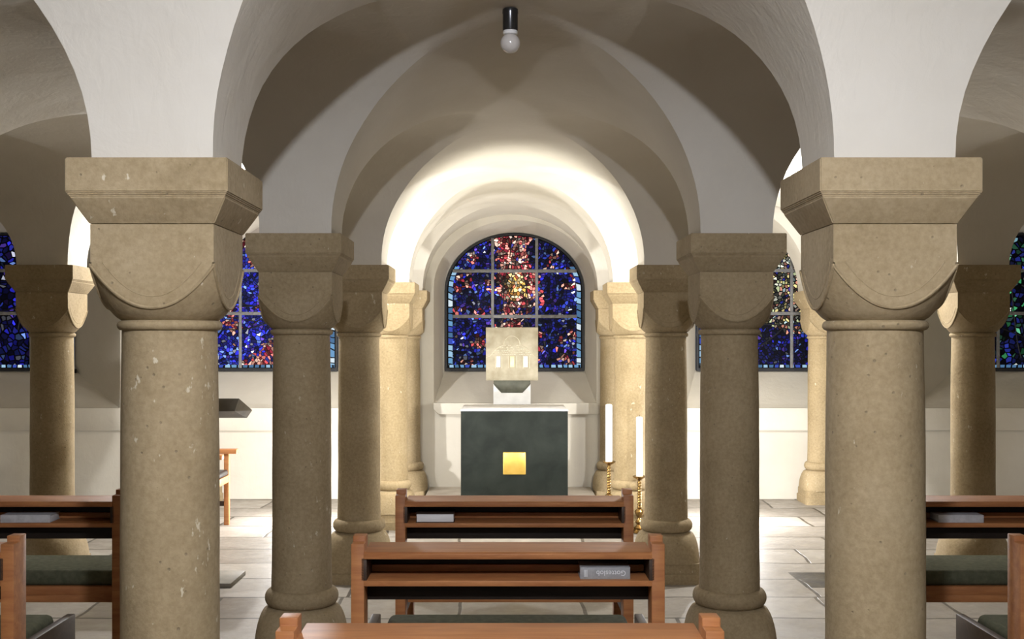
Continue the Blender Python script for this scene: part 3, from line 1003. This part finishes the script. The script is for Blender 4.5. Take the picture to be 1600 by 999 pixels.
for x in (-0.155, -0.095, -0.035, 0.045, 0.105, 0.165):
    box(bm, x - 0.003, x + 0.003, yR - 0.003, yR + 0.003, cz - 0.185, cz - 0.065, 0.001, 1)
finish('church_relief', bm, M['relief'], fc)
for x, mt in ((-0.128, 'silver_bright'), (0.002, 'gold_bright'), (0.128, 'silver_bright')):
    bm = bmesh.new()
    box(bm, x - 0.019, x + 0.019, yR - 0.004, yR + 0.004, cz - 0.175, cz - 0.072, 0.002)
    finish('relief_door', bm, M[mt], fc)

# ------------------------------------------------------------------ candlesticks
def candlestick(label, clabel, loc, ch):
    t = thing('candlestick', label, 'candlestick', loc, group='brass candlesticks')
    bm = bmesh.new()
    lathe(bm, [(0.062, 0.0), (0.064, 0.008), (0.052, 0.018), (0.040, 0.03), (0.046, 0.042), (0.030, 0.055), (0.018, 0.07)], 28)
    for k in range(3):
        a = 2 * PI * k / 3 + 0.5
        lathe(bm, [(0.004, -0.0), (0.017, 0.006), (0.020, 0.018), (0.014, 0.032), (0.003, 0.036)], 12, 0.052 * math.cos(a), 0.052 * math.sin(a))
    finish('foot', bm, M['brass'], t)
    bm = bmesh.new()
    pr = [(0.016, 0.066), (0.030, 0.078), (0.034, 0.090), (0.020, 0.105), (0.013, 0.118), (0.022, 0.132), (0.036, 0.160), (0.040, 0.172),
          (0.030, 0.186), (0.014, 0.196), (0.020, 0.206), (0.014, 0.216)]
    for k in range(9):
        z = 0.216 + k * 0.022
        pr += [(0.013, z + 0.003), (0.018, z + 0.011), (0.013, z + 0.020)]
    pr += [(0.012, 0.420), (0.022, 0.432)]
    lathe(bm, pr, 24)
    finish('stem', bm, M['brass'], t)
    bm = bmesh.new()
    lathe(bm, [(0.014, 0.426), (0.030, 0.436), (0.050, 0.448), (0.056, 0.456), (0.053, 0.459), (0.030, 0.452), (0.010, 0.452)], 28)
    finish('drip_pan', bm, M['brass'], t)
    c = thing('altar_candle', clabel, 'candle', (loc[0], loc[1], loc[2] + 0.4525), group='tall white candles')
    bm = bmesh.new()
    lathe(bm, [(0.027, 0.0), (0.027, ch - 0.012), (0.024, ch - 0.003), (0.012, ch)], 28)
    finish('wax_body', bm, M['wax'], c)
    bm = bmesh.new()
    tube(bm, [(0, 0, ch - 0.002), (0.001, 0, ch + 0.008), (0.003, 0, ch + 0.014)], 0.0015, 6)
    finish('wick', bm, M['wick'], c)
candlestick('brass candlestick standing on the step right of the altar', 'white candle standing higher, nearer the altar', (0.838, 9.04, 0.12), 0.468)
candlestick('brass candlestick standing on the floor beside the dark column', 'white candle standing lower, beside the dark column', (1.086, 9.05, 0.0), 0.485)

# ------------------------------------------------------------------ lectern and armchair in the left aisle
le = thing('lectern', 'lectern with flat grey-brown desk, half hidden behind the near left column', 'lectern', (-1.94, 7.05, 0))
bm = bmesh.new(); box(bm, -0.24, 0.225, -0.04, 0.36, 0.0, 0.03, 0.005); finish('base_plate', bm, M['lectern'], le)
bm = bmesh.new(); box(bm, -0.06, 0.06, 0.10, 0.20, 0.03, 1.085, 0.005); finish('post', bm, M['lectern'], le)
bm = bmesh.new(); loft(bm, [[(-0.235, 0, 1.105), (0.238, 0, 1.105), (0.238, 0.34, 1.04), (-0.235, 0.34, 1.04)], [(-0.268, -0.01, 1.186), (0.268, -0.01, 1.186), (0.268, 0.36, 1.09), (-0.268, 0.36, 1.09)]]); finish('desk', bm, M['lectern'], le)

ch = thing('armchair', 'wooden armchair turned toward the altar, half hidden behind the near left column', 'chair', (-2.575, 9.20, 0))
for y in (-0.26, 0.22):
    for x, h in ((0.21, 0.60), (-0.145, 0.78)):
        bm = bmesh.new(); box(bm, x, x + 0.042, y, y + 0.042, 0, h, 0.004); finish('leg', bm, M['oak'], ch)
    bm = bmesh.new(); box(bm, -0.14, 0.32, y - 0.012, y + 0.056, 0.60, 0.64, 0.006); finish('armrest', bm, M['oak'], ch)
    bm = bmesh.new(); box(bm, -0.11, 0.212, y + 0.01, y + 0.032, 0.16, 0.20, 0.003); finish('stretcher', bm, M['darkwood'], ch)
bm = bmesh.new(); box(bm, -0.14, 0.25, -0.22, 0.22, 0.36, 0.42, 0.004); finish('seat_frame', bm, M['oak'], ch)
bm = bmesh.new(); box(bm, -0.12, 0.25, -0.215, 0.215, 0.42, 0.47, 0.018, 3); finish('seat_cushion', bm, M['blackmetal'], ch)
bm = bmesh.new(); box(bm, -0.14, -0.10, -0.22, 0.22, 0.50, 0.74, 0.012, 3); finish('backrest', bm, M['blackmetal'], ch)

# ------------------------------------------------------------------ ceiling lamp
LX, LY = 0.020, 4.21
lz = prof(0) - 0.016
lp = thing('ceiling_lamp', 'bare globe bulb in a black holder at the crown of the vault', 'lamp', (LX, LY, lz))
bm = bmesh.new()
lathe(bm, [(0.029, 0.012), (0.030, -0.002), (0.0285, -0.006), (0.0285, -0.066), (0.026, -0.070)][::-1], 32)
finish('lamp_holder', bm, M['black'], lp)
bm = bmesh.new()
lathe(bm, [(0.0265, -0.068), (0.0275, -0.072), (0.0275, -0.079), (0.024, -0.083)][::-1], 32)
finish('holder_rim', bm, M['porcelain'], lp)
bm = bmesh.new()
pr = []
for k in range(25):
    a = -PI / 2 + (PI * 0.86) * k / 24
    pr.append((max(0.0372 * math.cos(a), 0.0004), -0.1145 + 0.0372 * math.sin(a)))
pr.append((0.015, -0.078))
lathe(bm, pr, 36)
finish('bulb', bm, M['opal'], lp)

# ------------------------------------------------------------------ lights
def point(name, loc, power, col, r=0.05):
    l = bpy.data.lights.new(name, 'POINT')
    l.energy = power
    l.color = col
    l.shadow_soft_size = r
    o = bpy.data.objects.new(name, l)
    COL.objects.link(o)
    o.location = loc
    return o
def spot(name, loc, target, power, col, deg, blend=0.6, r=0.04):
    l = bpy.data.lights.new(name, 'SPOT')
    l.energy = power
    l.color = col
    l.spot_size = math.radians(deg)
    l.spot_blend = blend
    l.shadow_soft_size = r
    o = bpy.data.objects.new(name, l)
    COL.objects.link(o)
    o.location = loc
    o.rotation_euler = (Vector(target) - Vector(loc)).to_track_quat('-Z', 'Y').to_euler()
    return o
point('nave_bulb', (AX, 0.50, 2.69), 350, (0.83, 0.87, 1.0), 0.04)
for sx, side, fx in ((-1, 'left', -1.74), (1, 'right', 1.95)):
    point(side + '_sanctuary_bulb', (2 * sx + AX, 8.33, 2.60), 230, (0.96, 0.97, 1.0), 0.04)
    point(side + '_floor_light', (fx, 9.60, 0.42), 110, (0.98, 0.98, 1.0), 0.03)
    spot(side + '_column_spot', (0.86 * sx + AX, 7.56, 1.05), (-0.25 * sx + AX, 9.6, 2.2), 125, (1.0, 0.985, 0.92), 150, 0.5)

w = bpy.data.worlds.new('world')
sc.world = w
w.use_nodes = True
w.node_tree.nodes['Background'].inputs[0].default_value = (0.5, 0.6, 0.8, 1)
w.node_tree.nodes['Background'].inputs[1].default_value = 0.1
